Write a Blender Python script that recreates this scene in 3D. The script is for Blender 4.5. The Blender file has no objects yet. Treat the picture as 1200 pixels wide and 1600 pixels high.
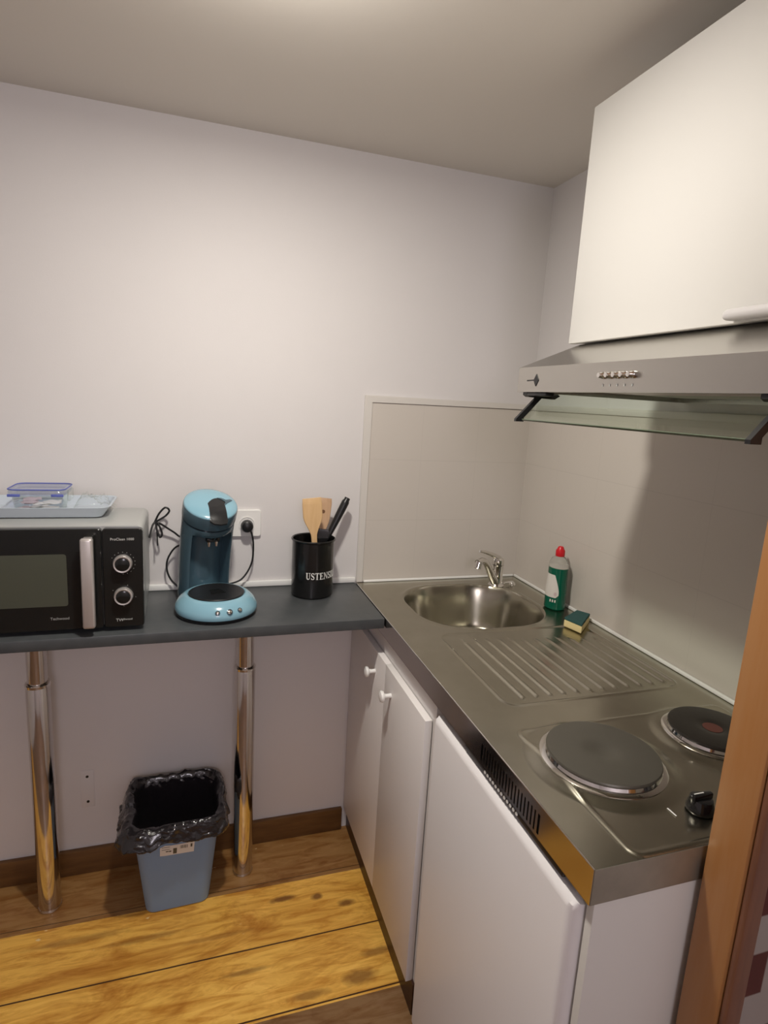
import bpy, bmesh, math, random
from mathutils import Vector, Matrix, noise
random.seed(7)
C = bpy.context.scene.collection
PI = math.pi

# ------------------------------------------------------------------ materials
def mat(name, col, rough=.5, metal=0., spec=.5, bump=None, noise_col=None, trans=0., ior=1.45,
        emis=None, coat=0., aniso=0., alpha=1.):
    m = bpy.data.materials.new(name); m.use_nodes = True
    nt = m.node_tree; b = nt.nodes['Principled BSDF']
    b.inputs['Base Color'].default_value = (*col, 1)
    b.inputs['Roughness'].default_value = rough
    b.inputs['Metallic'].default_value = metal
    b.inputs['Specular IOR Level'].default_value = spec
    b.inputs['Transmission Weight'].default_value = trans
    b.inputs['IOR'].default_value = ior
    b.inputs['Coat Weight'].default_value = coat
    b.inputs['Anisotropic'].default_value = aniso
    b.inputs['Alpha'].default_value = alpha
    if emis:
        b.inputs['Emission Color'].default_value = (*emis[0], 1); b.inputs['Emission Strength'].default_value = emis[1]
    tc = nt.nodes.new('ShaderNodeTexCoord')
    def ntex(scale, stretch=(1, 1, 1), detail=4, rg=.6):
        mp = nt.nodes.new('ShaderNodeMapping'); mp.inputs['Scale'].default_value = stretch
        nt.links.new(tc.outputs['Object'], mp.inputs['Vector'])
        n = nt.nodes.new('ShaderNodeTexNoise'); n.inputs['Scale'].default_value = scale
        n.inputs['Detail'].default_value = detail; n.inputs['Roughness'].default_value = rg
        nt.links.new(mp.outputs['Vector'], n.inputs['Vector']); return n
    if noise_col:   # (other colour, scale, stretch, amount)
        c2, sc, st, amt = noise_col
        n = ntex(sc, st); r = nt.nodes.new('ShaderNodeMapRange')
        r.inputs['From Min'].default_value = .35; r.inputs['From Max'].default_value = .65
        r.inputs['To Max'].default_value = amt
        nt.links.new(n.outputs['Fac'], r.inputs['Value'])
        mx = nt.nodes.new('ShaderNodeMix'); mx.data_type = 'RGBA'
        mx.inputs[6].default_value = (*col, 1); mx.inputs[7].default_value = (*c2, 1)
        nt.links.new(r.outputs['Result'], mx.inputs[0]); nt.links.new(mx.outputs[2], b.inputs['Base Color'])
    if bump:        # (scale, strength, distance, stretch)
        n = ntex(bump[0], bump[3] if len(bump) > 3 else (1, 1, 1))
        bp = nt.nodes.new('ShaderNodeBump'); bp.inputs['Strength'].default_value = bump[1]
        bp.inputs['Distance'].default_value = bump[2]
        nt.links.new(n.outputs['Fac'], bp.inputs['Height']); nt.links.new(bp.outputs['Normal'], b.inputs['Normal'])
    return m

M = {}
M['wall'] = mat('wall_paint', (.71, .685, .68), .75, spec=.25, bump=(260, .25, .0006), noise_col=((.67, .645, .64), 1.3, (1, 1, 1), .5))
M['ceiling'] = mat('ceiling_paint', (.74, .70, .645), .8, spec=.2, bump=(40, .2, .001))
M['white_trim'] = mat('white_trim_paint', (.80, .79, .76), .35)
M['seal'] = mat('silicone_seal', (.86, .86, .84), .3)
M['tile_trim'] = mat('tile_trim', (.66, .63, .59), .3, bump=(30, .1, .001))
M['laminate'] = mat('white_laminate', (.80, .77, .755), .38, bump=(500, .12, .0003))
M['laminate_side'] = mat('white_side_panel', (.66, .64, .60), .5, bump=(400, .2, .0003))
M['fridge'] = mat('fridge_enamel', (.80, .775, .775), .33, bump=(350, .2, .0004))
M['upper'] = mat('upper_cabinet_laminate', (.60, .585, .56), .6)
M['knob_w'] = mat('white_plastic', (.85, .84, .82), .25)
M['grey_handle'] = mat('pale_grey_plastic', (.50, .48, .48), .35)
M['steel'] = mat('brushed_steel', (.455, .432, .355), .235, 1., bump=(16, .10, .0012, (1, 1, 1)), noise_col=((.38, .36, .29), 9, (1, 1, 1), .7))
M['steel_end'] = mat('steel_edge', (.50, .485, .42), .5, .9, bump=(60, .15, .001), noise_col=((.38, .365, .31), 14, (1, 1, 1), .6))
M['polished'] = mat('polished_steel', (.54, .51, .47), .15, 1., bump=(3, .05, .001))
M['hood'] = mat('hood_steel', (.50, .48, .445), .26, 1., bump=(300, .05, .0004, (1, .03, 1)))
M['chrome'] = mat('chrome', (.78, .76, .73), .06, 1.)
M['leg_chrome'] = mat('leg_chrome', (.66, .63, .60), .10, 1.)
M['dark_top'] = mat('dark_grey_laminate', (.060, .066, .070), .33, bump=(200, .05, .0003), noise_col=((.075, .08, .083), 30, (1, 1, 1), .8))
M['black_pl'] = mat('black_plastic', (.012, .012, .013), .35)
M['black_gl'] = mat('black_gloss', (.010, .010, .011), .09, coat=.5)
M['mw_front'] = mat('microwave_front', (.011, .0115, .011), .13)
M['mw_window'] = mat('microwave_window', (.075, .080, .060), .14)  # greenish reflections in the glass are put into this colour
M['mw_silver'] = mat('silver_paint', (.47, .48, .465), .32, .35)
M['mw_handle'] = mat('silver_handle', (.62, .58, .56), .28, .6)
M['print_w'] = mat('pale_print', (.55, .55, .53), .5)
M['print_white'] = mat('white_print', (.78, .78, .75), .5)
M['blue'] = mat('misty_blue_plastic', (.235, .44, .545), .16, coat=.5)
M['blue_dark'] = mat('slate_blue_plastic', (.062, .110, .142), .22, .15, coat=.3)
M['bin'] = mat('blue_grey_plastic', (.19, .30, .47), .42, bump=(700, .2, .0004))
M['wood1'] = mat('light_beech', (.74, .50, .26), .5, noise_col=((.66, .42, .20), 14, (6, 6, .6), .7))
M['wood2'] = mat('pinkish_beech', (.58, .38, .235), .55, noise_col=((.50, .32, .19), 14, (6, 6, .6), .7))
M['hole'] = mat('hole_brown', (.16, .075, .035), .7)
M['jar'] = mat('black_enamel', (.008, .008, .008), .22, coat=.3)
M['hotplate'] = mat('cast_iron', (.105, .098, .080), .38, .4, bump=(120, .2, .0005))
M['hotplate2'] = mat('cast_iron_dark', (.030, .026, .022), .40, .4, bump=(120, .2, .0005))
M['heat_mark'] = mat('red_brown_mark', (.10, .03, .022), .5)
M['green_liq'] = mat('green_soap', (.003, .125, .072), .12, trans=.15)
M['clear_pl'] = mat('clear_bottle', (.80, .80, .76), .12, trans=.85, ior=1.2)
M['red'] = mat('red_cap', (.62, .012, .02), .3)
M['label_w'] = mat('white_label', (.72, .69, .64), .5)
M['label_n'] = mat('navy_print', (.02, .035, .09), .5)
M['sponge_y'] = mat('yellow_sponge', (.72, .60, .30), .9, bump=(180, .8, .002))
M['scour'] = mat('green_scourer', (.028, .085, .080), .95, bump=(250, .9, .002))
M['tray'] = mat('pale_blue_tray', (.55, .61, .68), .3)
M['lid_blue'] = mat('blue_gasket', (.10, .13, .42), .4)
M['lid_clear'] = mat('clear_lid', (.74, .77, .86), .15, trans=.55, ior=1.3)
M['box_clear'] = mat('clear_box', (.86, .87, .87), .12, trans=.75, ior=1.3)
M['film'] = mat('clear_film', (.95, .95, .95), .06, trans=.97, ior=1.08)
M['sachet'] = mat('white_sachet', (.82, .79, .72), .5)
M['sachet_pink'] = mat('pinkish_sachet', (.62, .50, .50), .5)
M['paper_dark'] = mat('dark_wrapper', (.10, .11, .13), .35)
M['bag'] = mat('black_bin_liner', (.016, .014, .016), .13, coat=.6, bump=(34, .8, .006))
M['socket'] = mat('socket_white', (.82, .81, .79), .25)
M['base_wood'] = mat('brown_skirting', (.15, .070, .022), .42, noise_col=((.09, .040, .013), 9, (.8, 6, 6), .8))
M['plinth'] = mat('dark_plinth', (.045, .018, .009), .4)
M['post'] = mat('varnished_pine', (.40, .195, .075), .38, noise_col=((.37, .160, .048), 7, (7, 7, .7), .8), bump=(9, .1, .001, (7, 7, .7)))
M['post_shaded'] = mat('shaded_varnished_pine', (.20, .085, .045), .4, noise_col=((.13, .055, .035), 7, (7, 7, .7), .8))  # pine with the shade of the face turned from the lamp in its colour
M['fixture'] = mat('lamp_fixture_white', (.8, .8, .78), .4)
M['bulb'] = mat('bulb_glass', (1, .9, .75), .3, emis=((1, .84, .62), 6))
M['filter'] = mat('grease_filter', (.55, .54, .50), .4, .3, bump=(300, .6, .001))
M['hood_lens'] = mat('hood_lamp_lens', (.75, .78, .74), .3, trans=.3)

def glass_pane(name, tint, rough=.02):
    m = bpy.data.materials.new(name); m.use_nodes = True; nt = m.node_tree
    for n in list(nt.nodes): nt.nodes.remove(n)
    o = nt.nodes.new('ShaderNodeOutputMaterial'); mx = nt.nodes.new('ShaderNodeMixShader')
    t = nt.nodes.new('ShaderNodeBsdfTransparent'); t.inputs[0].default_value = (*tint, 1)
    g = nt.nodes.new('ShaderNodeBsdfGlossy'); g.inputs['Roughness'].default_value = rough
    g.inputs[0].default_value = (.9, .95, .9, 1)
    lw = nt.nodes.new('ShaderNodeLayerWeight'); lw.inputs['Blend'].default_value = .5
    pw = nt.nodes.new('ShaderNodeMath'); pw.operation = 'POWER'; pw.inputs[1].default_value = 4
    f = nt.nodes.new('ShaderNodeMath'); f.operation = 'MULTIPLY_ADD'; f.inputs[1].default_value = .6; f.inputs[2].default_value = .035
    nt.links.new(lw.outputs['Facing'], pw.inputs[0]); nt.links.new(pw.outputs[0], f.inputs[0])
    nt.links.new(f.outputs[0], mx.inputs[0]); nt.links.new(t.outputs[0], mx.inputs[1]); nt.links.new(g.outputs[0], mx.inputs[2])
    nt.links.new(mx.outputs[0], o.inputs[0]); return m
M['glass'] = glass_pane('greenish_glass', (.90, .95, .90))
M['glass_edge'] = mat('green_glass_edge', (.10, .13, .09), .2)
M['film2'] = glass_pane('thin_clear_film', (.97, .97, .97), .12)
M['box_clear'] = glass_pane('clear_box_plastic', (.93, .94, .94), .1)
M['lid_clear'] = glass_pane('clear_lid_plastic', (.86, .88, .96), .1)

def tile_mat(name, axis):
    m = mat(name, (.60, .555, .505), .30, spec=.45); nt = m.node_tree; b = nt.nodes['Principled BSDF']
    tc = nt.nodes.new('ShaderNodeTexCoord'); sp = nt.nodes.new('ShaderNodeSeparateXYZ')
    nt.links.new(tc.outputs['Object'], sp.inputs[0])
    def line(out, period, off, w):
        a = nt.nodes.new('ShaderNodeMath'); a.operation = 'ADD'; a.inputs[1].default_value = off
        p = nt.nodes.new('ShaderNodeMath'); p.operation = 'PINGPONG'; p.inputs[1].default_value = period / 2
        l = nt.nodes.new('ShaderNodeMath'); l.operation = 'LESS_THAN'; l.inputs[1].default_value = w
        nt.links.new(out, a.inputs[0]); nt.links.new(a.outputs[0], p.inputs[0]); nt.links.new(p.outputs[0], l.inputs[0]); return l
    l1 = line(sp.outputs['Z'], .2, -.935 + 4, .0013)
    l2 = line(sp.outputs[axis], .2, .6 + 4, .0007)
    mxx = nt.nodes.new('ShaderNodeMath'); mxx.operation = 'MAXIMUM'
    nt.links.new(l1.outputs[0], mxx.inputs[0]); nt.links.new(l2.outputs[0], mxx.inputs[1])
    ad = nt.nodes.new('ShaderNodeMath'); ad.operation = 'MULTIPLY'; ad.inputs[1].default_value = .16
    nt.links.new(mxx.outputs[0], ad.inputs[0])
    mx = nt.nodes.new('ShaderNodeMix'); mx.data_type = 'RGBA'
    mx.inputs[6].default_value = (.60, .555, .505, 1); mx.inputs[7].default_value = (.36, .33, .30, 1)
    nt.links.new(ad.outputs[0], mx.inputs[0]); nt.links.new(mx.outputs[2], b.inputs['Base Color'])
    n = nt.nodes.new('ShaderNodeTexNoise'); n.inputs['Scale'].default_value = 35
    nt.links.new(tc.outputs['Object'], n.inputs['Vector'])
    s = nt.nodes.new('ShaderNodeMath'); s.operation = 'SUBTRACT'
    nt.links.new(n.outputs['Fac'], s.inputs[0]); nt.links.new(ad.outputs[0], s.inputs[1])
    bp = nt.nodes.new('ShaderNodeBump'); bp.inputs['Strength'].default_value = .25; bp.inputs['Distance'].default_value = .0015
    nt.links.new(s.outputs[0], bp.inputs['Height']); nt.links.new(bp.outputs[0], b.inputs['Normal'])
    return m
M['tile_b'] = tile_mat('splashback_tile', 'X'); M['tile_r'] = tile_mat('splashback_tile_side', 'Y')

KNOTS = ((-.855, -.262, .042, .010), (-.752, -.278, .016, .012), (-.668, -.322, .026, .012), (-.690, -.560, .045, .022, .7), (-.62, -.50, .05, .012, .6), (-.98, -.47, .06, .008, .55), (-.83, -.575, .05, .012, .6), (-1.25, -.30, .10, .010, .45), (-1.42, -.26, .12, .012, .45), (-1.05, -.345, .09, .008, .35))
def floor_mat():
    m = mat('plank_floor', (.5, .3, .1), .30, spec=.5); nt = m.node_tree; b = nt.nodes['Principled BSDF']
    N = nt.nodes.new; L = nt.links.new
    tc = N('ShaderNodeTexCoord'); sp = N('ShaderNodeSeparateXYZ'); L(tc.outputs['Object'], sp.inputs[0])
    # board position: y normalised over 1 m
    mr = N('ShaderNodeMapRange'); mr.inputs['From Min'].default_value = 0; mr.inputs['From Max'].default_value = -4
    L(sp.outputs['Y'], mr.inputs['Value'])
    cr = N('ShaderNodeValToRGB'); cr.color_ramp.interpolation = 'CONSTANT'
    e = cr.color_ramp.elements
    cols = [(0, (.33, .175, .060)), (.188, (.88, .50, .095)), (.407, (.95, .56, .115)), (.6025, (.27, .155, .07)),
            (.82, (.21, .115, .05)), (1.04, (.23, .125, .05)), (1.26, (.20, .11, .045)), (1.48, (.24, .13, .05)), (1.7, (.2, .11, .045)), (2.0, (.22, .12, .05))]
    e[0].position = 0; e[0].color = (*cols[0][1], 1); e[1].position = cols[1][0] / 4; e[1].color = (*cols[1][1], 1)
    for p_, c_ in cols[2:]:
        q = e.new(p_ / 4); q.color = (*c_, 1)
    L(mr.outputs[0], cr.inputs[0])
    # streaky grain with cloudy wear
    def nz(sc, st, det=6, rg=.6, dist=0):
        mp = N('ShaderNodeMapping'); mp.inputs['Scale'].default_value = st; L(tc.outputs['Object'], mp.inputs[0])
        n = N('ShaderNodeTexNoise'); n.inputs['Scale'].default_value = sc; n.inputs['Detail'].default_value = det
        n.inputs['Roughness'].default_value = rg; n.inputs['Distortion'].default_value = dist
        L(mp.outputs[0], n.inputs['Vector']); return n
    def rng(n, a, b_, c_, d_):
        r = N('ShaderNodeMapRange'); r.inputs['From Min'].default_value = a; r.inputs['From Max'].default_value = b_
        r.inputs['To Min'].default_value = c_; r.inputs['To Max'].default_value = d_; L(n, r.inputs['Value']); return r.outputs[0]
    def mix(fac, a, colr, mode='MIX'):
        x = N('ShaderNodeMix'); x.data_type = 'RGBA'; x.blend_type = mode
        L(fac, x.inputs[0]); L(a, x.inputs[6]); x.inputs[7].default_value = (*colr, 1); return x.outputs[2]
    c = cr.outputs[0]
    c = mix(rng(nz(9, (.8, 5, 1), 7, .65, .8).outputs[0], .42, .66, 0, .85), c, (.60, .42, .22), 'MULTIPLY')
    c = mix(rng(nz(4, (.6, 1.6, 1), 5, .7, 1.2).outputs[0], .52, .70, 0, .8), c, (.55, .36, .18), 'MULTIPLY')
    c = mix(rng(nz(5.5, (1, 2.2, 1), 5, .6, .6).outputs[0], .54, .72, 0, .6), c, (1.25, 1.32, 1.6), 'MULTIPLY')
    # knots at their places in the boards
    def knot(c, x, y, rx, ry, amt=.85):
        mp = N('ShaderNodeMapping'); mp.inputs['Location'].default_value = (-x / rx, -y / ry, 0); mp.inputs['Scale'].default_value = (1 / rx, 1 / ry, 0)
        L(tc.outputs['Object'], mp.inputs[0]); ln = N('ShaderNodeVectorMath'); ln.operation = 'LENGTH'; L(mp.outputs[0], ln.inputs[0])
        nn = nz(30, (1, 1, 1), 2); ad = N('ShaderNodeMath'); ad.operation = 'MULTIPLY_ADD'; ad.inputs[1].default_value = .9; L(nn.outputs[0], ad.inputs[0]); L(ln.outputs['Value'], ad.inputs[2])
        return mix(rng(ad.outputs[0], 1.0, 1.75, amt, 0), c, (.17, .06, .015))
    for k_ in KNOTS: c = knot(c, *k_)
    # pale scuffs
    c = mix(rng(nz(26, (1, 1.6, 1), 3, .5).outputs[0], .72, .76, 0, .7), c, (.85, .68, .38))
    # seams
    for y in (.187, .407, .6015, .82, 1.04, 1.26, 1.48, 1.7):
        a = N('ShaderNodeMath'); a.operation = 'ADD'; a.inputs[1].default_value = y; L(sp.outputs['Y'], a.inputs[0])
        ab = N('ShaderNodeMath'); ab.operation = 'ABSOLUTE'; L(a.outputs[0], ab.inputs[0])
        lt = N('ShaderNodeMath'); lt.operation = 'LESS_THAN'; lt.inputs[1].default_value = .0022 if y != .187 else .0012
        L(ab.outputs[0], lt.inputs[0]); c = mix(lt.outputs[0], c, (.07, .03, .01))
    L(c, b.inputs['Base Color'])
    n2 = nz(7, (1, 2.5, 1), 4); bp = N('ShaderNodeBump'); bp.inputs['Strength'].default_value = .3; bp.inputs['Distance'].default_value = .004
    L(n2.outputs[0], bp.inputs['Height']); L(bp.outputs[0], b.inputs['Normal'])
    L(rng(n2.outputs[0], .3, .7, .3, .5), b.inputs['Roughness'])
    return m
M['floor'] = floor_mat()

def brick_mat():
    m = mat('old_brick_and_plaster', (.5, .45, .42), .8); nt = m.node_tree; b = nt.nodes['Principled BSDF']
    tc = nt.nodes.new('ShaderNodeTexCoord'); mp = nt.nodes.new('ShaderNodeMapping')
    mp.inputs['Rotation'].default_value = (-PI / 2, 0, 0); mp.inputs['Location'].default_value = (.06, -.05, 0); mp.inputs['Scale'].default_value = (1, 1, 1)
    br = nt.nodes.new('ShaderNodeTexBrick'); br.inputs['Scale'].default_value = 1.9
    br.inputs['Color1'].default_value = (.10, .022, .016, 1); br.inputs['Color2'].default_value = (.07, .018, .014, 1)
    br.inputs['Mortar'].default_value = (.30, .26, .235, 1); br.inputs['Mortar Size'].default_value = .062
    br.inputs['Mortar Smooth'].default_value = .1
    nt.links.new(tc.outputs['Object'], mp.inputs[0]); nt.links.new(mp.outputs[0], br.inputs['Vector'])
    nt.links.new(br.outputs['Color'], b.inputs['Base Color']); return m
M['brick'] = brick_mat()

# ------------------------------------------------------------------ mesh helpers
def box(bm, x0, x1, y0, y1, z0, z1, bev=0, seg=2):
    r = bmesh.ops.create_cube(bm, size=1.0); vs = r['verts']
    for v in vs:
        v.co = Vector(((x0 + x1) / 2 + v.co.x * (x1 - x0), (y0 + y1) / 2 + v.co.y * (y1 - y0), (z0 + z1) / 2 + v.co.z * (z1 - z0)))
    if bev:
        es = list({e for v in vs for e in v.link_edges})
        bmesh.ops.bevel(bm, geom=es, offset=bev, segments=seg, profile=.5, affect='EDGES', clamp_overlap=True)

def lathe(bm, prof, n=48, c=(0, 0, 0), mtx=None, closed_ends=True):
    rings = []
    for r, z in prof:
        ring = []
        for i in range(n):
            a = 2 * PI * i / n; p = Vector((r * math.cos(a), r * math.sin(a), z))
            if mtx: p = mtx @ p
            ring.append(bm.verts.new(p + Vector(c)))
        rings.append(ring)
    for a, b in zip(rings, rings[1:]):
        for i in range(n):
            j = (i + 1) % n; bm.faces.new((a[i], a[j], b[j], b[i]))
    if closed_ends:
        bm.faces.new(rings[0][::-1]); bm.faces.new(rings[-1])
    return rings

def axis_mtx(d):
    return Vector((0, 0, 1)).rotation_difference(Vector(d).normalized()).to_matrix()

def cyl(bm, a, b, r, r2=None, n=32, bev=0):
    a = Vector(a); b = Vector(b); L = (b - a).length; r2 = r if r2 is None else r2
    prof = [(r, 0), (r2, L)] if not bev else [(r - bev, 0), (r, bev), (r2, L - bev), (r2 - bev, L)]
    lathe(bm, prof, n, a, axis_mtx(b - a))

def tube(bm, pts, r, n=12, rf=None, cap=True):
    pts = [Vector(p) for p in pts]; rings = []; up = None
    for i, p in enumerate(pts):
        t = (pts[min(i + 1, len(pts) - 1)] - pts[max(i - 1, 0)]).normalized()
        if up is None:
            up = t.orthogonal().normalized()
        else:
            up = (up - t * up.dot(t)).normalized()
        s = t.cross(up); rr = r if rf is None else rf(i / (len(pts) - 1))
        rings.append([bm.verts.new(p + (up * math.cos(2 * PI * k / n) + s * math.sin(2 * PI * k / n)) * rr) for k in range(n)])
    for a, b in zip(rings, rings[1:]):
        for i in range(n):
            j = (i + 1) % n; bm.faces.new((a[i], a[j], b[j], b[i]))
    if cap: bm.faces.new(rings[0][::-1]); bm.faces.new(rings[-1])

def spline(pts, n=8):
    P = [Vector(p) for p in pts]; P = [P[0] * 2 - P[1]] + P + [P[-1] * 2 - P[-2]]; out = []
    for i in range(1, len(P) - 2):
        for k in range(n):
            t = k / n; a, b, c, d = P[i - 1:i + 3]
            out.append(.5 * ((2 * b) + (c - a) * t + (2 * a - 5 * b + 4 * c - d) * t * t + (3 * b - a - 3 * c + d) * t ** 3))
    out.append(P[-2]); return out

def prism(bm, poly, thick, mtx):
    """poly: list of (u,v); extruded from w=0 to w=thick; mtx maps (u,v,w) to the scene"""
    a = [bm.verts.new(mtx @ Vector((u, v, 0))) for u, v in poly]
    b = [bm.verts.new(mtx @ Vector((u, v, thick))) for u, v in poly]
    n = len(poly)
    bm.faces.new(a[::-1]); bm.faces.new(b)
    for i in range(n): bm.faces.new((a[i], a[(i + 1) % n], b[(i + 1) % n], b[i]))

def frame(o, u, v):
    u = Vector(u); v = Vector(v); w = u.cross(v)
    return Matrix(((u.x, v.x, w.x, o[0]), (u.y, v.y, w.y, o[1]), (u.z, v.z, w.z, o[2]), (0, 0, 0, 1)))

def rrect(w, d, r, n=8, cx=0, cy=0):
    out = []
    for (sx, sy, a0) in ((1, 1, 0), (-1, 1, PI / 2), (-1, -1, PI), (1, -1, 3 * PI / 2)):
        for k in range(n + 1):
            a = a0 + PI / 2 * k / n
            out.append((cx + sx * (w / 2 - r) + r * math.cos(a), cy + sy * (d / 2 - r) + r * math.sin(a)))
    return out

def loft(bm, loops, cap0=True, cap1=True):
    rings = [[bm.verts.new(Vector(p)) for p in lp] for lp in loops]; n = len(rings[0])
    for a, b in zip(rings, rings[1:]):
        for i in range(n):
            j = (i + 1) % n; bm.faces.new((a[i], a[j], b[j], b[i]))
    if cap0: bm.faces.new(rings[0][::-1])
    if cap1: bm.faces.new(rings[-1])
    return rings

def obj(name, bm, m, parent=None, local=False, smooth=True, ang=35, recalc=True):
    if recalc: bmesh.ops.recalc_face_normals(bm, faces=bm.faces)
    if smooth:
        for f in bm.faces: f.smooth = True
        for e in bm.edges:
            if len(e.link_faces) == 2 and e.calc_face_angle(0) > math.radians(ang): e.smooth = False
    me = bpy.data.meshes.new(name); bm.to_mesh(me); bm.free(); me.materials.append(m)
    o = bpy.data.objects.new(name, me); C.objects.link(o)
    if parent:
        if not local:
            if parent.type == 'EMPTY' or True:
                me.transform(WM[parent.name].inverted())
        o.parent = parent; WM[o.name] = WM[parent.name]
    else:
        WM[o.name] = Matrix.Identity(4)
    return o
WM = {}
def thing(name, label, cat, loc, rz=0, group=None):
    o = bpy.data.objects.new(name, None); C.objects.link(o); o.empty_display_size = .05
    o.location = loc; o.rotation_euler = (0, 0, rz); o['label'] = label; o['category'] = cat
    if group: o['group'] = group
    WM[o.name] = Matrix.Translation(loc) @ Matrix.Rotation(rz, 4, 'Z'); return o
def tag(o, label, cat, group=None):
    o['label'] = label; o['category'] = cat
    if group: o['group'] = group
    return o
def struct(name, bm, m, smooth=False, label=None):
    o = obj(name, bm, m, smooth=smooth); o['kind'] = 'structure'
    if label: o['label'] = label
    return o
def B(*a, **k):
    bm = bmesh.new(); box(bm, *a, **k); return bm
def NB(): return bmesh.new()

def text_bm(s, size, mtx, ext=.0003):
    cu = bpy.data.curves.new('txt', 'FONT'); cu.body = s; cu.size = size; cu.extrude = ext; cu.align_x = 'LEFT'; cu.resolution_u = 3
    to = bpy.data.objects.new('txt', cu); C.objects.link(to)
    bpy.context.view_layer.update()
    me = bpy.data.meshes.new_from_object(to); bm = bmesh.new(); bm.from_mesh(me)
    bpy.data.objects.remove(to); bpy.data.meshes.remove(me); bpy.data.curves.remove(cu)
    bmesh.ops.transform(bm, matrix=mtx, verts=bm.verts); return bm

# ------------------------------------------------------------------ the room
H = 2.226; ZC = .924; XL = -3.1; YB = -4.3
struct('floor', B(XL, .1, YB, .1, -.05, 0), M['floor'])
struct('ceiling', B(XL, .1, YB, .1, H, H + .05), M['ceiling'])
struct('wall_back', B(XL, .1, 0, .1, 0, H), M['wall'])
struct('wall_right', B(0, .1, YB, 0, 0, H), M['wall'])
struct('wall_left', B(XL - .1, XL, YB, .1, 0, H), M['wall'])
struct('wall_rear', B(XL, 0, YB - .1, YB, 0, H), M['wall'])
# the end of the niche: brick wall with a pine jamb
struct('wall_partition', B(-.388, -.001, -1.328, -1.266, 0, H), M['brick'])
bm = NB(); box(bm, -.42, -.3885, -1.320, -1.262, 0, H, bev=.003)
struct('trim_1', bm, M['post'], smooth=True, label='orange varnished pine door post at the end of the kitchen counter')
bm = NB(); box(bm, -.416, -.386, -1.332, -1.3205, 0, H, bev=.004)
struct('trim_2', bm, M['post_shaded'], smooth=True, label='moulded casing with painted shade on the near side of the pine post')
# skirting
bm = NB(); box(bm, XL, -.612, -.016, 0, 0, .085, bev=.003); struct('baseboard_back', bm, M['base_wood'], smooth=True)
# white bead where worktop meets wall
bm = NB(); box(bm, -2.9, -.604, -.010, 0, ZC + .0005, ZC + .018, bev=.002); struct('trim_3', bm, M['seal'], smooth=True)
# splashback tiles and their frame
struct('trim_4', B(-.5775, -.006, -.006, 0, ZC + .002, 1.518), M['tile_b'], label='beige tiled splashback behind the sink')
struct('trim_5', B(-.006, 0, -1.262, 0, ZC + .002, 1.518), M['tile_r'], label='beige tiled splashback along the hotplates')
bm = NB()
prism(bm, [(-.6, ZC + .001), (-.578, ZC + .001), (-.578, 1.517), (0, 1.517), (0, 1.536), (-.6, 1.536)], .010, frame((0, 0, 0), (1, 0, 0), (0, 0, 1)))
bmesh.ops.bevel(bm, geom=bm.edges[:], offset=.002, segments=2, affect='EDGES')
struct('trim_6', bm, M['tile_trim'], smooth=True)
bm = NB(); box(bm, -.010, 0, -1.26, -.011, 1.5175, 1.536, bev=.002); struct('trim_7', bm, M['tile_trim'], smooth=True)
bm = NB(); box(bm, -.013, -.0062, -1.25, -.012, ZC + .0005, ZC + .010, bev=.003); box(bm, -.575, -.013, -.012, -.0062, ZC + .0005, ZC + .008, bev=.002)
struct('trim_8', bm, M['seal'], smooth=True)

# ------------------------------------------------------------------ dark worktop on two chrome legs
wt = thing('worktop', 'dark grey laminate worktop along the back wall under the microwave', 'worktop', (-1.75, -.168, .893))
bm = NB(); box(bm, -2.9, -.6035, -.336, -.0005, .895, ZC, bev=.0022); obj('top_board', bm, M['dark_top'], wt)
def table_leg(x, y):
    bm = NB(); lathe(bm, [(.0300, .006), (.0300, .706), (.0290, .7085), (.0255, .709)], 40, (x, y, 0)); t = obj('leg', bm, M['leg_chrome'], wt)
    bm = NB(); lathe(bm, [(.0250, .7155), (.0250, .8948)], 40, (x, y, 0)); obj('upper_tube', bm, M['leg_chrome'], t)
    bm = NB(); lathe(bm, [(.0285, .704), (.0312, .705), (.0316, .712), (.0300, .7145), (.0256, .715)], 40, (x, y, 0)); obj('collar_ring', bm, M['chrome'], t)
    bm = NB(); lathe(bm, [(.031, 0), (.032, .003), (.0305, .008)], 40, (x, y, 0)); obj('foot', bm, M['leg_chrome'], t)
table_leg(-1.519, -.118)
table_leg(-.965, -.118)

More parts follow.
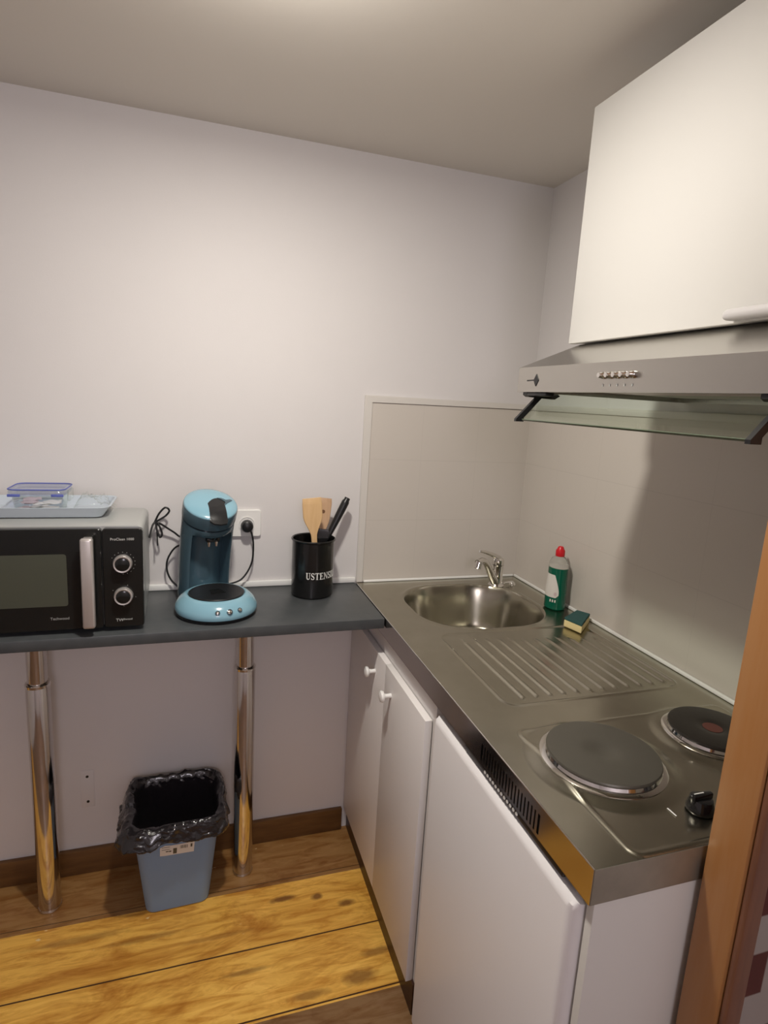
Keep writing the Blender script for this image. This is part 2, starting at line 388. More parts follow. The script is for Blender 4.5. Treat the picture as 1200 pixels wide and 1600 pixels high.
# ------------------------------------------------------------------ sink and hob counter
sc = thing('sink_and_hob_counter', 'stainless steel counter with sink, ribbed drainer and two hotplates', 'counter', (-.3, -.626, .87))
YE = -1.2528; X0 = -.6
def sstep(a, b, x):
    t = max(0, min(1, (x - a) / (b - a))); return t * t * (3 - 2 * t)
def rsd(x, y, cx, cy, hx, hy, r):
    qx = abs(x - cx) - hx + r; qy = abs(y - cy) - hy + r
    return math.hypot(max(qx, 0), max(qy, 0)) + min(max(qx, qy), 0) - r
HP = ((-.433, -1.050, .0960), (-.168, -1.030, .078))
ribs = [-.448 + .0335 * k for k in range(12)]
def height(x, y):
    z = 0
    # pressed bowl and drainer
    # bowl
    d = rsd(x, y, -.297, -.262, .202, .190, .152)
    z += .0016 * math.exp(-((d - .004) / .005) ** 2)
    z -= .140 * sstep(.002, -.048, d) + .015 * sstep(-.02, -.17, d)
    # drainer: sunk field with ribs
    d = rsd(x, y, -.278, -.655, .220, .186, .030)
    z -= .0022 * sstep(.003, -.006, d)
    if y < -.49: z += .0022 * math.exp(-((d - .002) / .0035) ** 2) * sstep(-.49, -.54, y)
    if -.86 < y < -.44 and d < 0:
        for k, rx in enumerate(ribs):
            e = abs(x - rx)
            if e < .013:
                y1 = -.818; y0 = -.508 - .004 * k
                w = sstep(y1 - .006, y1 + .006, y) * sstep(y0 + .012, y0 - .03, y)
                z += .0042 * math.exp(-(e / .0036) ** 2) * w
    # hob plateau
    d = rsd(x, y, -.290, -1.090, .242, .160, .02); z += .0014 * sstep(.003, -.005, d) + .0016 * math.exp(-((d + .002) / .0035) ** 2)
    for cx, cy, r in HP:
        q = math.hypot(x - cx, y - cy)
        z += .0060 * sstep(r + .040, r + .008, q)
    # rim falls to the edges
    return z
bm = NB(); nx, ny = 290, 400; grid = []
xs = [X0 + (.594) * i / nx for i in range(nx + 1)]; ys = [-.0065 + (YE + .0065) * j / ny for j in range(ny + 1)]
for j, y in enumerate(ys):
    row = []
    for i, x in enumerate(xs):
        row.append(bm.verts.new((x, y, ZC + height(x, y))))
    grid.append(row)
for j in range(ny):
    for i in range(nx):
        bm.faces.new((grid[j][i], grid[j + 1][i], grid[j + 1][i + 1], grid[j][i + 1]))
obj('top_sheet', bm, M['steel'], sc, ang=80)
# polished front edge with ventilation slots
slots = [(-.932 - .0100 * k) for k in range(20)]
bm = NB(); z0, z1 = .868, ZC - .0005
box(bm, X0 - .0010, X0 + .0006, slots[0] + .004, -.008, z0, z1)
box(bm, X0 - .0010, X0 + .0006, YE, slots[-1] - .004, z0, z1)
box(bm, X0 - .0010, X0 + .0006, slots[-1] - .004, slots[0] + .004, .908, z1)
box(bm, X0 - .0010, X0 + .0006, slots[-1] - .004, slots[0] + .004, z0, .874)
for k in range(19):
    box(bm, X0 - .0010, X0 + .0006, slots[k + 1] + .0019, slots[k] - .0019, .874, .908)
box(bm, X0 - .0010, X0 + .012, YE + .002, -.008, z0 - .0008, z0 + .0004)
obj('front_edge', bm, M['polished'], sc, smooth=False)
bm = NB(); box(bm, X0 + .006, X0 + .0075, slots[-1] - .01, slots[0] + .01, .870, .912); obj('vent_backing', bm, M['black_pl'], sc)
bm = NB(); box(bm, X0 + .0002, -.001, YE - .0008, YE + .0010, .868, ZC - .0004); obj('end_edge', bm, M['steel_end'], sc, smooth=False)
bm = NB(); tube(bm, [(X0 - .0002, -.008, ZC), (X0 - .0002, YE, ZC)], .0013, 8); obj('rolled_rim', bm, M['chrome'], sc)
# hotplates
for (cx, cy, r), mm, lab in zip(HP, ('hotplate', 'hotplate2'), ('large grey cast iron hotplate', 'small dark hotplate with a reddish centre')):
    bm = NB(); zt = ZC + .0075
    lathe(bm, [(r + .009, zt - .002), (r + .010, zt + .001), (r + .006, zt + .0035), (r + .001, zt + .0040), (r - .001, zt + .009), (r - .006, zt + .009)], 72, (cx, cy, 0)); zt += .0035
    rg = obj('hotplate', bm, M['chrome'], sc, ang=50); rg['label'] = lab
    bm = NB()
    lathe(bm, [(r - .002, zt + .003), (r, zt + .009), (r - .0012, zt + .0115), (r - .006, zt + .0125), (r * .55, zt + .0122), (r * .45, zt + .0122), (.022, zt + .0115), (.018, zt + .0100)], 72, (cx, cy, 0))
    dk = obj('plate_disc', bm, M[mm], rg)
    if mm == 'hotplate2':
        bm = NB(); lathe(bm, [(.016, zt + .0095), (.0175, zt + .0106), (.001, zt + .0109)], 32, (cx, cy, 0)); obj('red_dot', bm, M['heat_mark'], rg)
def hob_knob(x, y):
    bm = NB(); zt = ZC + .003
    lathe(bm, [(.020, zt), (.021, zt + .002), (.0205, zt + .006), (.0175, zt + .016), (.0165, zt + .020), (.014, zt + .021)], 36, (x, y, 0))
    box(bm, x - .0185, x + .0185, y - .0050, y + .0050, zt + .006, zt + .029, bev=.003)
    k = obj('hob_knob', bm, M['black_gl'], sc)
    bm = NB(); box(bm, x - .016, x + .002, y - .0009, y + .0009, zt + .0285, zt + .0295); obj('pointer_line', bm, M['print_white'], k)
hob_knob(-.362, -1.193); hob_knob(-.250, -1.193)
for x in (-.41, -.30):   # printed marks beside the knobs
    bm = NB(); box(bm, x - .0012, x + .0012, -1.196, -1.178, ZC + .0024, ZC + .0029); obj('printed_mark', bm, M['print_white'], sc)
# drain and overflow
bm = NB(); lathe(bm, [(.034, ZC - .1490), (.035, ZC - .1470), (.031, ZC - .1458), (.028, ZC - .1480), (.001, ZC - .1485)], 40, (-.29, -.25, 0)); obj('drain', bm, M['chrome'], sc)
bm = NB(); cyl(bm, (-.066, -.098, ZC - .002), (-.066, -.098, ZC + .008), .011, .009, 24, .002); tube(bm, spline([(-.066, -.098, ZC + .010), (-.085, -.104, ZC + .011), (-.106, -.112, ZC + .012)]), .004, 10)
obj('drain_lever', bm, M['chrome'], sc)

# ------------------------------------------------------------------ tap
tp = thing('sink_tap', 'chrome single lever mixer tap in the corner behind the sink bowl', 'tap', (-.130, -.100, ZC))
tx, ty = -.130, -.100
bm = NB(); lathe(bm, [(.026, ZC + .0005), (.027, ZC + .003), (.022, ZC + .010), (.0200, ZC + .014), (.0195, ZC + .070), (.0205, ZC + .074)], 40, (tx, ty, 0)); obj('body', bm, M['chrome'], tp)
bm = NB(); lathe(bm, [(.0200, ZC + .0755), (.0205, ZC + .078), (.0195, ZC + .092), (.014, ZC + .098), (.004, ZC + .0995)], 40, (tx, ty, 0)); obj('cartridge_cap', bm, M['chrome'], tp)
bm = NB(); pts = spline([(tx - .010, ty - .006, ZC + .016), (tx - .034, ty - .018, ZC + .050), (tx - .062, ty - .033, ZC + .088), (tx - .086, ty - .046, ZC + .103), (tx - .107, ty - .057, ZC + .099)])
tube(bm, pts, .011, 16, rf=lambda t: .0150 - .0045 * min(1, t * 1.6))
cyl(bm, (tx - .098, ty - .052, ZC + .104), (tx - .106, ty - .057, ZC + .078), .0125, .0120, 24, .002)
obj('spout', bm, M['chrome'], tp)
bm = NB(); pts = spline([(tx + .002, ty + .001, ZC + .095), (tx - .022, ty - .008, ZC + .108), (tx - .060, ty - .026, ZC + .124), (tx - .094, ty - .042, ZC + .134)])
tube(bm, pts, .006, 12, rf=lambda t: .0105 - .0065 * t); obj('lever', bm, M['chrome'], tp)

# ------------------------------------------------------------------ base cabinet with two doors
bc = thing('base_cabinet', 'white two door cabinet under the sink with round knobs', 'cabinet', (-.3, -.338, 0))
bm = NB()
box(bm, -.586, -.01, -.020, -.002, .09, .866); box(bm, -.586, -.01, -.690, -.672, .0, .866)
box(bm, -.586, -.01, -.672, -.020, .09, .108); box(bm, -.028, -.01, -.672, -.020, .108, .72); box(bm, -.586, -.568, -.672, -.020, .80, .866)
obj('carcass', bm, M['laminate'], bc, smooth=False)
for (a, b, kx) in ((-.3735, -.008, -.283), (-.674, -.3745, -.432)):
    bm = NB(); box(bm, -.606, -.588, a if a < b else b, b, .088, .806, bev=.0007); d = obj('door', bm, M['laminate'], bc)
    bm = NB(); lathe(bm, [(.0065, 0), (.0058, .012), (.0070, .018), (.0145, .022), (.0160, .026), (.0145, .030), (.008, .0325), (.001, .033)], 28, (-.606, kx, .742), axis_mtx((-1, 0, 0)))
    obj('door_knob', bm, M['knob_w'], d)
bm = NB(); box(bm, -.592, -.574, -.690, -.003, 0, .089); obj('plinth', bm, M['plinth'], bc, smooth=False)

# ------------------------------------------------------------------ fridge
fr = thing('fridge', 'small white fridge under the hotplates', 'fridge', (-.3, -.965, 0))
bm = NB(); box(bm, -.548, -.03, -1.218, -.728, .02, .845, bev=.004); obj('fridge_body', bm, M['fridge'], fr)
bm = NB(); lp = []
def frdoor(bm):
    # rounded vertical edges, softly rounded top
    sec = []
    y0, y1, xf, xb, r = -1.231, -.722, -.606, -.552, .020
    for k in range(9):
        a = PI / 2 * k / 8; sec.append((xf + r - r * math.cos(a) if False else xf + r - r * math.sin(PI / 2 - a), y1 - .008 + .008 * math.sin(a)))
    base = [(xb, y1), (xf + .008, y1)] + [(xf + .008 - .008 * math.sin(PI / 2 * k / 6), y1 - .008 + .008 * math.cos(PI / 2 * k / 6)) for k in range(1, 7)] \
        + [(xf + r - r * math.cos(PI / 2 * k / 8), y0 + r - r * math.sin(PI / 2 * k / 8)) for k in range(9)] + [(xb, y0)]
    loops = []
    for z, inset in ((.030, .004), (.034, 0), (.832, 0), (.840, .003), (.846, .010)):
        loops.append([(max(x, xf + inset) if x < xb else x, y, z) for x, y in base])
    loft(bm, loops)
frdoor(bm); obj('fridge_door', bm, M['fridge'], fr)
for x, y in ((-.53, -.76), (-.53, -1.19), (-.10, -.76), (-.10, -1.19)):
    bm = NB(); cyl(bm, (x, y, 0), (x, y, .022), .016, .012, 20); obj('levelling_foot', bm, M['chrome'], fr)
# vent strip between counter and fridge, its lit holes painted as white dots
gs = NB(); box(gs, -.5985, -.560, -1.19, -.86, .8550, .8640, bev=.001)
gr = tag(obj('vent_strip', gs, M['black_pl']), 'black vent strip with a row of lit holes painted as white dots below the counter edge', 'vent strip')
for k in range(12):
    y = -.946 - .0103 * k
    bm = NB(); lathe(bm, [(.0034, 0), (.0031, .0012)], 12, (-.5985, y, .8600), axis_mtx((-1, 0, 0))); obj('white_dot', bm, M['print_white'], gr)
# end panel
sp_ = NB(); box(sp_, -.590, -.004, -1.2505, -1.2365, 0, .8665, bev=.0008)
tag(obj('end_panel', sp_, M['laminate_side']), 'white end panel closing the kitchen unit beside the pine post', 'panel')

# ------------------------------------------------------------------ upper cabinet
XU = -.33
uc = thing('wall_cabinet', 'large white wall cabinet above the range hood', 'cabinet', (-.16, -.96, 1.667))
bm = NB(); box(bm, XU + .020, -.001, -1.262, -.663, 1.668, 2.130, bev=.001); obj('cabinet_body', bm, M['upper'], uc)
bm = NB(); box(bm, XU, XU + .0185, -1.262, -.661, 1.666, 2.131, bev=.0012); ud = obj('door', bm, M['upper'], uc)
bm = NB()
prof = rrect(.024, .0165, .008, 6)
ls = []
for y, s in ((-1.078, .55), (-1.0795, .8), (-1.083, .96), (-1.088, 1), (-1.25, 1), (-1.256, .96), (-1.261, .7)):
    ls.append([(XU - .0130 + u * s, y, 1.6760 + v * s) for u, v in prof])
loft(bm, ls); obj('handle', bm, M['grey_handle'], ud)

# ------------------------------------------------------------------ range hood
rh = thing('range_hood', 'stainless steel range hood with push buttons and glass visor', 'hood', (-.22, -.96, 1.556))
XH = -.450; YA, YZ = -.671, -1.262
bm = NB()
prof = [(XH, 1.556), (XH, 1.606), (XU + .022, 1.6650), (-.001, 1.6650), (-.001, 1.556)]
a = [bm.verts.new((x, YA, z)) for x, z in prof]; b = [bm.verts.new((x, YZ, z)) for x, z in prof]
bm.faces.new(a); bm.faces.new(b[::-1])
for i in range(4): bm.faces.new((a[i], a[i + 1], b[i + 1], b[i]))
# recessed underside
xi0, xi1 = XH + .012, -.012
c_ = [bm.verts.new(p) for p in ((xi0, YA - .012, 1.556), (xi0, YZ + .012, 1.556), (xi1, YZ + .012, 1.556), (xi1, YA - .012, 1.556))]
d_ = [bm.verts.new((v.co.x, v.co.y, 1.572)) for v in c_]
o_ = [a[0], b[0], b[4], a[4]]
for i in range(4):
    bm.faces.new((o_[i], o_[(i + 1) % 4], c_[(i + 1) % 4], c_[i])); bm.faces.new((c_[i], c_[(i + 1) % 4], d_[(i + 1) % 4], d_[i]))
bm.faces.new(d_)
obj('hood_shell', bm, M['hood'], rh, ang=20)
bm = NB(); box(bm, -.40, -.03, -1.235, -.70, 1.5655, 1.5715, bev=.001); ft = obj('grease_filter', bm, M['filter'], rh)
bm = NB(); box(bm, -.432, -.406, -1.04, -.90, 1.558, 1.571, bev=.003); obj('lamp_cover', bm, M['hood_lens'], rh)
for k in range(5):
    y = -.951 - .0178 * k
    bm = NB(); lathe(bm, [(.0060, 0), (.0060, .003), (.0052, .004), (.0048, .010), (.0040, .012), (.001, .0122)], 24, (XH, y, 1.584), axis_mtx((-1, 0, 0)))
    obj('push_button', bm, M['chrome'], rh)
# maker's mark: small dark diamond with a line to its left
bm = NB(); fm = frame((XH - .0006, -.742, 1.5795), (0, -1, 0), (0, 0, 1))
prism(bm, [(0, -.0125), (.0085, -.001), (.0085, .001), (0, .0125), (-.0085, .001), (-.0085, -.001)], .0005, fm)
prism(bm, [(-.034, .0008), (-.034, -.0018), (-.008, -.0012), (-.008, .0012)], .0005, fm)
obj('maker_mark', bm, M['black_pl'], rh, smooth=False)
bm = NB()
for k in range(5):
    y = -.951 - .0178 * k; prism(bm, [(-.0012, -.002), (.0012, -.002), (.0012, .002), (-.0012, .002)], .0004, frame((XH - .0004, y, 1.568), (0, -1, 0), (0, 0, 1)))
obj('button_marks', bm, M['mw_silver'], rh, smooth=False)
# glass visor hanging open
vt = Vector((-.402, 0, 1.553)); vb = Vector((-.452, 0, 1.4985)); dv = (vb - vt).normalized(); nv = Vector((dv.z, 0, -dv.x))
def vis(bm, t0, t1, y0, y1, th, e=0):
    f = frame(vt - nv * (th / 2), dv, (0, -1, 0)); prism(bm, [(t0, -y0), (t1, -y0), (t1, -y1), (t0, -y1)], th if f.to_3x3().determinant() > 0 else -th, f)
Lv = (vb - vt).length
bm = NB(); vis(bm, 0, Lv - .001, YA - .036, YZ + .010, .004); vo = obj('glass_visor', bm, M['glass'], rh, smooth=False)
bm = NB(); vis(bm, Lv - .001, Lv + .0005, YA - .036, YZ + .010, .0042); obj('glass_edge', bm, M['glass_edge'], vo, smooth=False)
for ya in (YA - .018, YZ + .016):
    bm = NB()
    prism(bm, [(-.465, 1.556), (-.385, 1.556), (-.385, 1.549), (-.395, 1.544), (-.45, 1.545)] if False else [(-.446, 1.5558), (-.372, 1.5558), (-.366, 1.5515), (-.378, 1.5440), (-.440, 1.5465), (-.446, 1.5500)], .016, frame((0, ya, 0), (1, 0, 0), (0, 0, 1)))
    obj('visor_hinge', bm, M['black_pl'], rh, smooth=False)
    bm = NB()
    prism(bm, [(-.418, 1.548), (-.404, 1.548), (-.445, 1.503), (-.445, 1.4945), (-.463, 1.4945), (-.463, 1.500)], .008, frame((0, ya - .003, 0), (1, 0, 0), (0, 0, 1)))
    obj('visor_arm', bm, M['black_pl'], rh, smooth=False)
bm = NB(); box(bm, -.447, -.427, YA - .105, YA - .035, 1.5485, 1.5555, bev=.002); obj('visor_clamp', bm, M['black_pl'], rh)

# ------------------------------------------------------------------ microwave
mx0, mx1 = -1.690, -1.229; my = -.292
mw = thing('microwave', 'silver and black microwave with two dials on the dark worktop', 'microwave', (-1.46, -.15, ZC))
bm = NB()
lps = []
for y, s, dz in ((-.012, .035, .012), (-.020, .016, .004), (-.035, .006, 0), (my + .004, 0, 0), (my, .001, 0)):
    lps.append([(x, y, z) for x, z in [(p, q) for p, q in rrect(mx1 - mx0 - 2 * s, .252 - 2 * s - dz, .016, 6, (mx0 + mx1) / 2, ZC + .012 + .126)]])
loft(bm, lps); obj('microwave_body', bm, M['mw_silver'], mw)
for x in (mx0 + .05, mx1 - .05):
    for y in (-.25, -.06): bm = NB(); cyl(bm, (x, y, ZC + .0003), (x, y, ZC + .014), .014, .016, 20); obj('foot', bm, M['black_pl'], mw)
zb, zt = ZC + .011, 1.184
bm = NB(); loft(bm, [[(x, y, z) for x, z in rrect(mx1 - (-1.3195) , zt - zb, .008 + 0 * y, 5, (mx1 - 1.3195) / 2, (zt + zb) / 2)] for y in (my, my - .017)] + [[(x, my - .019, z) for x, z in rrect(mx1 + 1.3195 - .004, zt - zb - .004, .007, 5, (mx1 - 1.3195) / 2, (zt + zb) / 2)]])
cp = obj('control_panel', bm, M['mw_front'], mw)
bm = NB(); dx0, dx1 = mx0 + .002, -1.3215
loft(bm, [[(x, y, z) for x, z in rrect(dx1 - dx0, zt - zb, .006, 5, (dx0 + dx1) / 2, (zt + zb) / 2)] for y in (my - .001, my - .017)] + [[(x, my - .019, z) for x, z in rrect(dx1 - dx0 - .004, zt - zb - .004, .005, 5, (dx0 + dx1) / 2, (zt + zb) / 2)]])
dr = obj('door', bm, M['mw_front'], mw)
bm = NB(); yf = my - .019
prism(bm, rrect(.262, .128, .006, 4, -1.528, 1.060), .0005, frame((0, yf, 0), (1, 0, 0), (0, 0, 1)))
bmesh.ops.transform(bm, matrix=Matrix.Identity(4), verts=bm.verts); obj('window', bm, M['mw_window'], dr)
bm = NB()
box(bm, -1.3625, -1.3345, yf - .036, yf - .016,   .947, 1.168, bev=.006, seg=3)
for z in (.955, 1.157): box(bm, -1.358, -1.339, yf - .020, yf - .0002, z - .009, z + .009, bev=.002)
obj('handle', bm, M['mw_handle'], dr)
bm = text_bm('Techwood', .0095, frame((-1.437, yf - .0002, .962), (1, 0, 0), (0, 0, 1)) @ Matrix.Scale(1, 4)); obj('door_print', bm, M['mw_silver'], dr, smooth=False, recalc=False)
for z, lab in ((1.0985, None), (1.0165, None)):
    x = -1.2745
    bm = NB(); mm = axis_mtx((0, -1, 0))
    lathe(bm, [(.0215, 0), (.0222, .002), (.0212, .013), (.0195, .0155), (.0170, .0150), (.0160, .0120)], 48, (x, yf, z), mm, True); k = obj('dial', bm, M['mw_handle'], mw)
    bm = NB(); lathe(bm, [(.0160, .0110), (.0162, .0138), (.0150, .0146), (.001, .0148)], 40, (x, yf, z), mm, True); obj('dial_cap', bm, M['mw_front'], k)
    for q in range(13):   # printed ticks round each dial
        a_ = math.radians(150 - 20 * q)
        if z < 1.05 and q % 4: continue
        bm = NB(); cx, cz = x + .0275 * math.cos(a_), z + .0275 * math.sin(a_); box(bm, cx - .0007, cx + .0007, yf - .0004, yf, cz - .0007, cz + .0007); obj('dial_mark', bm, M['mw_silver'], mw, smooth=False)
bm = text_bm('ProClean 1000', .0088, frame((-1.3015, yf - .0003, 1.1555), (1, 0, 0), (0, 0, 1))); obj('panel_print', bm, M['print_w'], mw, smooth=False, recalc=False)
bm = text_bm('TW', .0105, frame((-1.2935, yf - .0003, .9500), (1, 0, 0), (0, 0, 1))); obj('maker_mark', bm, M['print_w'], mw, smooth=False, recalc=False)
bm = text_bm('echwood', .0068, frame((-1.2815, yf - .0003, .9528), (1, 0, 0), (0, 0, 1))); obj('maker_name', bm, M['print_w'], mw, smooth=False, recalc=False)
# microwave mains cable, tied in a loop
bm = NB()
tube(bm, spline([(-1.232, -.06, 1.10), (-1.225, -.045, 1.13), (-1.218, -.035, 1.142), (-1.207, -.035, 1.165), (-1.190, -.035, 1.183), (-1.179, -.035, 1.174), (-1.190, -.035, 1.158), (-1.214, -.035, 1.141), (-1.200, -.030, 1.132), (-1.170, -.02, 1.108), (-1.140, -.014, 1.088), (-1.09, -.010, 1.11), (-1.05, -.010, 1.13)]), .0028, 10)
tube(bm, spline([(-1.216, -.036, 1.142), (-1.213, -.042, 1.120), (-1.205, -.045, 1.098), (-1.199, -.045, 1.108), (-1.206, -.042, 1.130), (-1.215, -.036, 1.142)]), .0028, 10)
tube(bm, [(-1.214, -.038, 1.142), (-1.211, -.046, 1.073)], .0018, 8)
obj('power_cord', bm, M['black_pl'], mw)

# ------------------------------------------------------------------ tray and its contents on the microwave
ZM = ZC + .012 + .252 + .0005
ty_ = thing('serving_tray', 'pale blue plastic tray on top of the microwave', 'tray', (-1.54, -.11, ZM))
bm = NB(); W, D = .41, .155; cx, cy = -1.540, -.115
def rr(w, d, r, z): return [(cx + u, cy + v, z) for u, v in rrect(w, d, r, 7)]
loft(bm, [rr(W, D, .02, ZM), rr(W + .004, D + .004, .022, ZM + .002), rr(W + .032, D + .026, .028, ZM + .024), rr(W + .042, D + .034, .032, ZM + .026), rr(W + .042, D + .034, .032, ZM + .0275),
          rr(W + .030, D + .024, .027, ZM + .0265), rr(W, D, .02, ZM + .004), rr(W - .01, D - .01, .015, ZM + .0028)])
obj('tray_shell', bm, M['tray'], ty_)
zt_ = ZM + .0035
bx = thing('food_box', 'clear plastic food box with blue edged lid on the tray', 'food box', (-1.486, -.13, zt_))
def rb(w, d, r, z, cx=-1.484, cy=-.125): return [(cx + u, cy + v, z) for u, v in rrect(w, d, r, 6)]
bm = NB(); loft(bm, [rb(.098, .085, .014, zt_), rb(.104, .090, .016, zt_ + .004), rb(.116, .100, .018, zt_ + .046), rb(.120, .104, .019, zt_ + .048),
                     rb(.117, .101, .018, zt_ + .048), rb(.100, .086, .014, zt_ + .005), rb(.094, .080, .013, zt_ + .0025)]); obj('tub', bm, M['box_clear'], bx)
bm = NB(); loft(bm, [rb(.128, .112, .02, zt_ + .0485), rb(.130, .114, .02, zt_ + .056), rb(.124, .108, .018, zt_ + .062), rb(.108, .092, .014, zt_ + .0625), rb(.104, .088, .012, zt_ + .058)]); ld = obj('lid', bm, M['lid_clear'], bx)
bm = NB(); lp = [Vector(p) for p in rb(.129, .113, .02, zt_ + .0635)]; tube(bm, lp + [lp[0]], .0017, 8); obj('blue_seal', bm, M['lid_blue'], ld)
for x in (-1.532, -1.436):
    bm = NB(); box(bm, x - .014, x + .014, -.1835, -.1795, zt_ + .046, zt_ + .053, bev=.0015); obj('clip', bm, M['lid_blue'], ld)
bm = NB(); box(bm, -1.4195, -1.4135, -.150, -.100, zt_ + .030, zt_ + .058, bev=.002); obj('side_clip', bm, M['box_clear'], ld)
def sachet(x, y, z, w, d, h, rz, tilt, m, label, grp='sachets in the clear food box', name='sugar_sachet', cat='sachet'):
    bm = NB(); n = 8; g = {}
    for s in (1, -1):
        for i in range(n + 1):
            for j in range(n + 1):
                u, v = i / n * 2 - 1, j / n * 2 - 1; e = (1 - u ** 4) * (1 - v ** 4)
                k = (s if e > 1e-6 else 0, i, j)
                if k not in g: g[k] = bm.verts.new((u * w / 2, v * d / 2, s * h / 2 * e + .0012 * math.sin(5 * u + 3 * v + x * 99)))
        for i in range(n):
            for j in range(n):
                def G(a, b_):
                    u, v = a / n * 2 - 1, b_ / n * 2 - 1; return g[(s if (1 - u ** 4) * (1 - v ** 4) > 1e-6 else 0, a, b_)]
                bm.faces.new((G(i, j), G(i + 1, j), G(i + 1, j + 1), G(i, j + 1)))
    bmesh.ops.transform(bm, matrix=Matrix.Translation((x, y, z)) @ Matrix.Rotation(rz, 4, 'Z') @ Matrix.Rotation(tilt, 4, 'X'), verts=bm.verts)
    o = obj(name, bm, m); tag(o, label, cat, grp); return o
random.seed(3)
SL = 'small paper sachet lying inside the clear food box on the tray'
for k in range(7):
    sachet(-1.512 + .026 * (k % 3) + random.uniform(-.002, .002), -.138 + .022 * (k // 3), zt_ + .011 + .0075 * (k // 3) + .003 * (k % 2), .042, .026, .006,
           random.uniform(-.5, .5), random.uniform(-.15, .25), M['sachet'] if k % 3 else M['sachet_pink'], SL)
# crumpled clear film to the right of the box, over a dark wrapper
bm = NB(); nx_, ny_ = 34, 22; g = []
for j in range(ny_ + 1):
    row = []
    for i in range(nx_ + 1):
        u = i / nx_; v = j / ny_
        edge = min(1, 5 * min(u, 1 - u)) * min(1, 5 * min(v, 1 - v))
        nzv = noise.noise(Vector((u * 5, v * 4, 2.2))) * .5 + abs(noise.noise(Vector((u * 11, v * 9, 7)))) * .7
        row.append(bm.verts.new((-1.412 + .098 * u + .004 * nzv, -.165 + .105 * v, zt_ + .004 + edge * (.014 + .030 * (1 - u) * .8 + .022 * nzv))))
    g.append(row)
for j in range(ny_):
    for i in range(nx_): bm.faces.new((g[j][i], g[j][i + 1], g[j + 1][i + 1], g[j + 1][i]))
fo = obj('plastic_bag', bm, M['film2'], ang=20); tag(fo, 'crumpled clear plastic bag on the right side of the tray', 'plastic bag')
sachet(-1.365, -.145, zt_ + .0035, .070, .040, .004, .1, 0, M['paper_dark'], 'flat dark wrapper under the clear plastic bag on the tray', None, 'wrapper', 'wrapper')

# ------------------------------------------------------------------ coffee machine
YAW = math.radians(17)
cm = thing('coffee_machine', 'blue pod coffee machine with tilted round lid on the worktop', 'coffee machine', (-1.052, -.205, ZC), YAW)
# local: front = -Y
def O(name, bm, m, parent=cm, **k): return obj(name, bm, m, parent, local=True, **k)
bm = NB(); lathe(bm, [(.098, .0005), (.106, .003), (.1075, .010), (.104, .013)], 64); O('rubber_base', bm, M['black_pl'])
bm = NB()
pr = [(.1075, .0115), (.1095, .018), (.1070, .028), (.0985, .041), (.088, .0505), (.081, .0545), (.0765, .0550), (.0745, .052)]
rings = lathe(bm, pr, 72)
for v in bm.verts:   # the dish is a little longer front to back
    v.co.y *= 1.04
O('base_dish', bm, M['blue'])
bm = NB(); lathe(bm, [(.0740, .050), (.0745, .0555), (.0725, .0572), (.064, .0568), (.060, .0560), (.001, .0566)], 64); dt = O('drip_tray', bm, M['black_pl'])
bm = NB()
for k in range(5): box(bm, -.020 + .0015 * k, .020 - .0015 * k, -.016 + .008 * k - .0012, -.016 + .008 * k + .0012, .0566, .0575)
O('drip_slots', bm, M['mw_front'], dt)
# the three buttons on the front of the dish
for ang_, r_ in ((-108, .0050), (-91, .0066), (-75, .0050)):
    a_ = math.radians(ang_); p = Vector((.1035 * math.cos(a_), .1035 * 1.04 * math.sin(a_), .033)); nrm = Vector((math.cos(a_), math.sin(a_), .75)).normalized()
    bm = NB(); lathe(bm, [(r_ + .0014, -.002), (r_ + .0014, .0022), (r_, .0026), (r_ * .9, .0010)], 28, p, axis_mtx(nrm)); bb_ = O('button', bm, M['blue_dark'])
    bm = NB(); lathe(bm, [(r_ * .85, -.001), (r_ * .8, .0030), (r_ * .4, .0040), (.0003, .0042)], 24, p, axis_mtx(nrm)); O('button_cap', bm, M['chrome'], bb_)
# column: swept shell with a hollowed front
TILT = math.radians(26)
def spine(t):   # t 0..1 from worktop to under the head
    z = .004 + .244 * t; y = .118 - .006 * t - .026 * t ** 2.2
    return Vector((.006 * t, y, z)), TILT * sstep(.35, 1.05, t)
bm = NB(); loops = []
NS = 22
for k in range(NS + 1):
    t = k / NS; c, th = spine(t); lp = []
    rad = .0715 if t > .06 else .0715 - .004 * (1 - t / .06)
    hollow = .052 * (1 - sstep(.84, .93, t))
    for i in range(64):
        a = 2 * PI * i / 64; x = rad * math.cos(a); y = rad * 1.02 * math.sin(a)
        da = abs((a - 1.5 * PI + PI) % (2 * PI) - PI)   # angle from the front
        w = sstep(.92, .70, da); y += hollow * w * (1.0)
        p = Vector((x, y, 0)); p = Matrix.Rotation(th, 3, 'X') @ p
        lp.append(c + p)
    loops.append(lp)
loft(bm, loops); O('column', bm, M['blue_dark'], ang=40)
c, th = spine(1.0); R = Matrix.Rotation(TILT, 3, 'X'); hd = c
def hm(v): return hd + R @ Vector(v)
def headlathe(prof, n=72):
    bm = NB(); lathe(bm, prof, n, hd, R); return bm
O('lid_gap', headlathe([(.0690, -.002), (.0690, .006)]), M['black_gl'])
O('collar', headlathe([(.0700, .0045), (.0730, .0060), (.0738, .016), (.0738, .040), (.0728, .0425)]), M['blue_dark'])
lid = O('lid', headlathe([(.0715, .0410), (.0728, .0430), (.0722, .0460), (.0690, .0490), (.055, .0540), (.030, .0575), (.0005, .0585)]), M['blue'], ang=60)
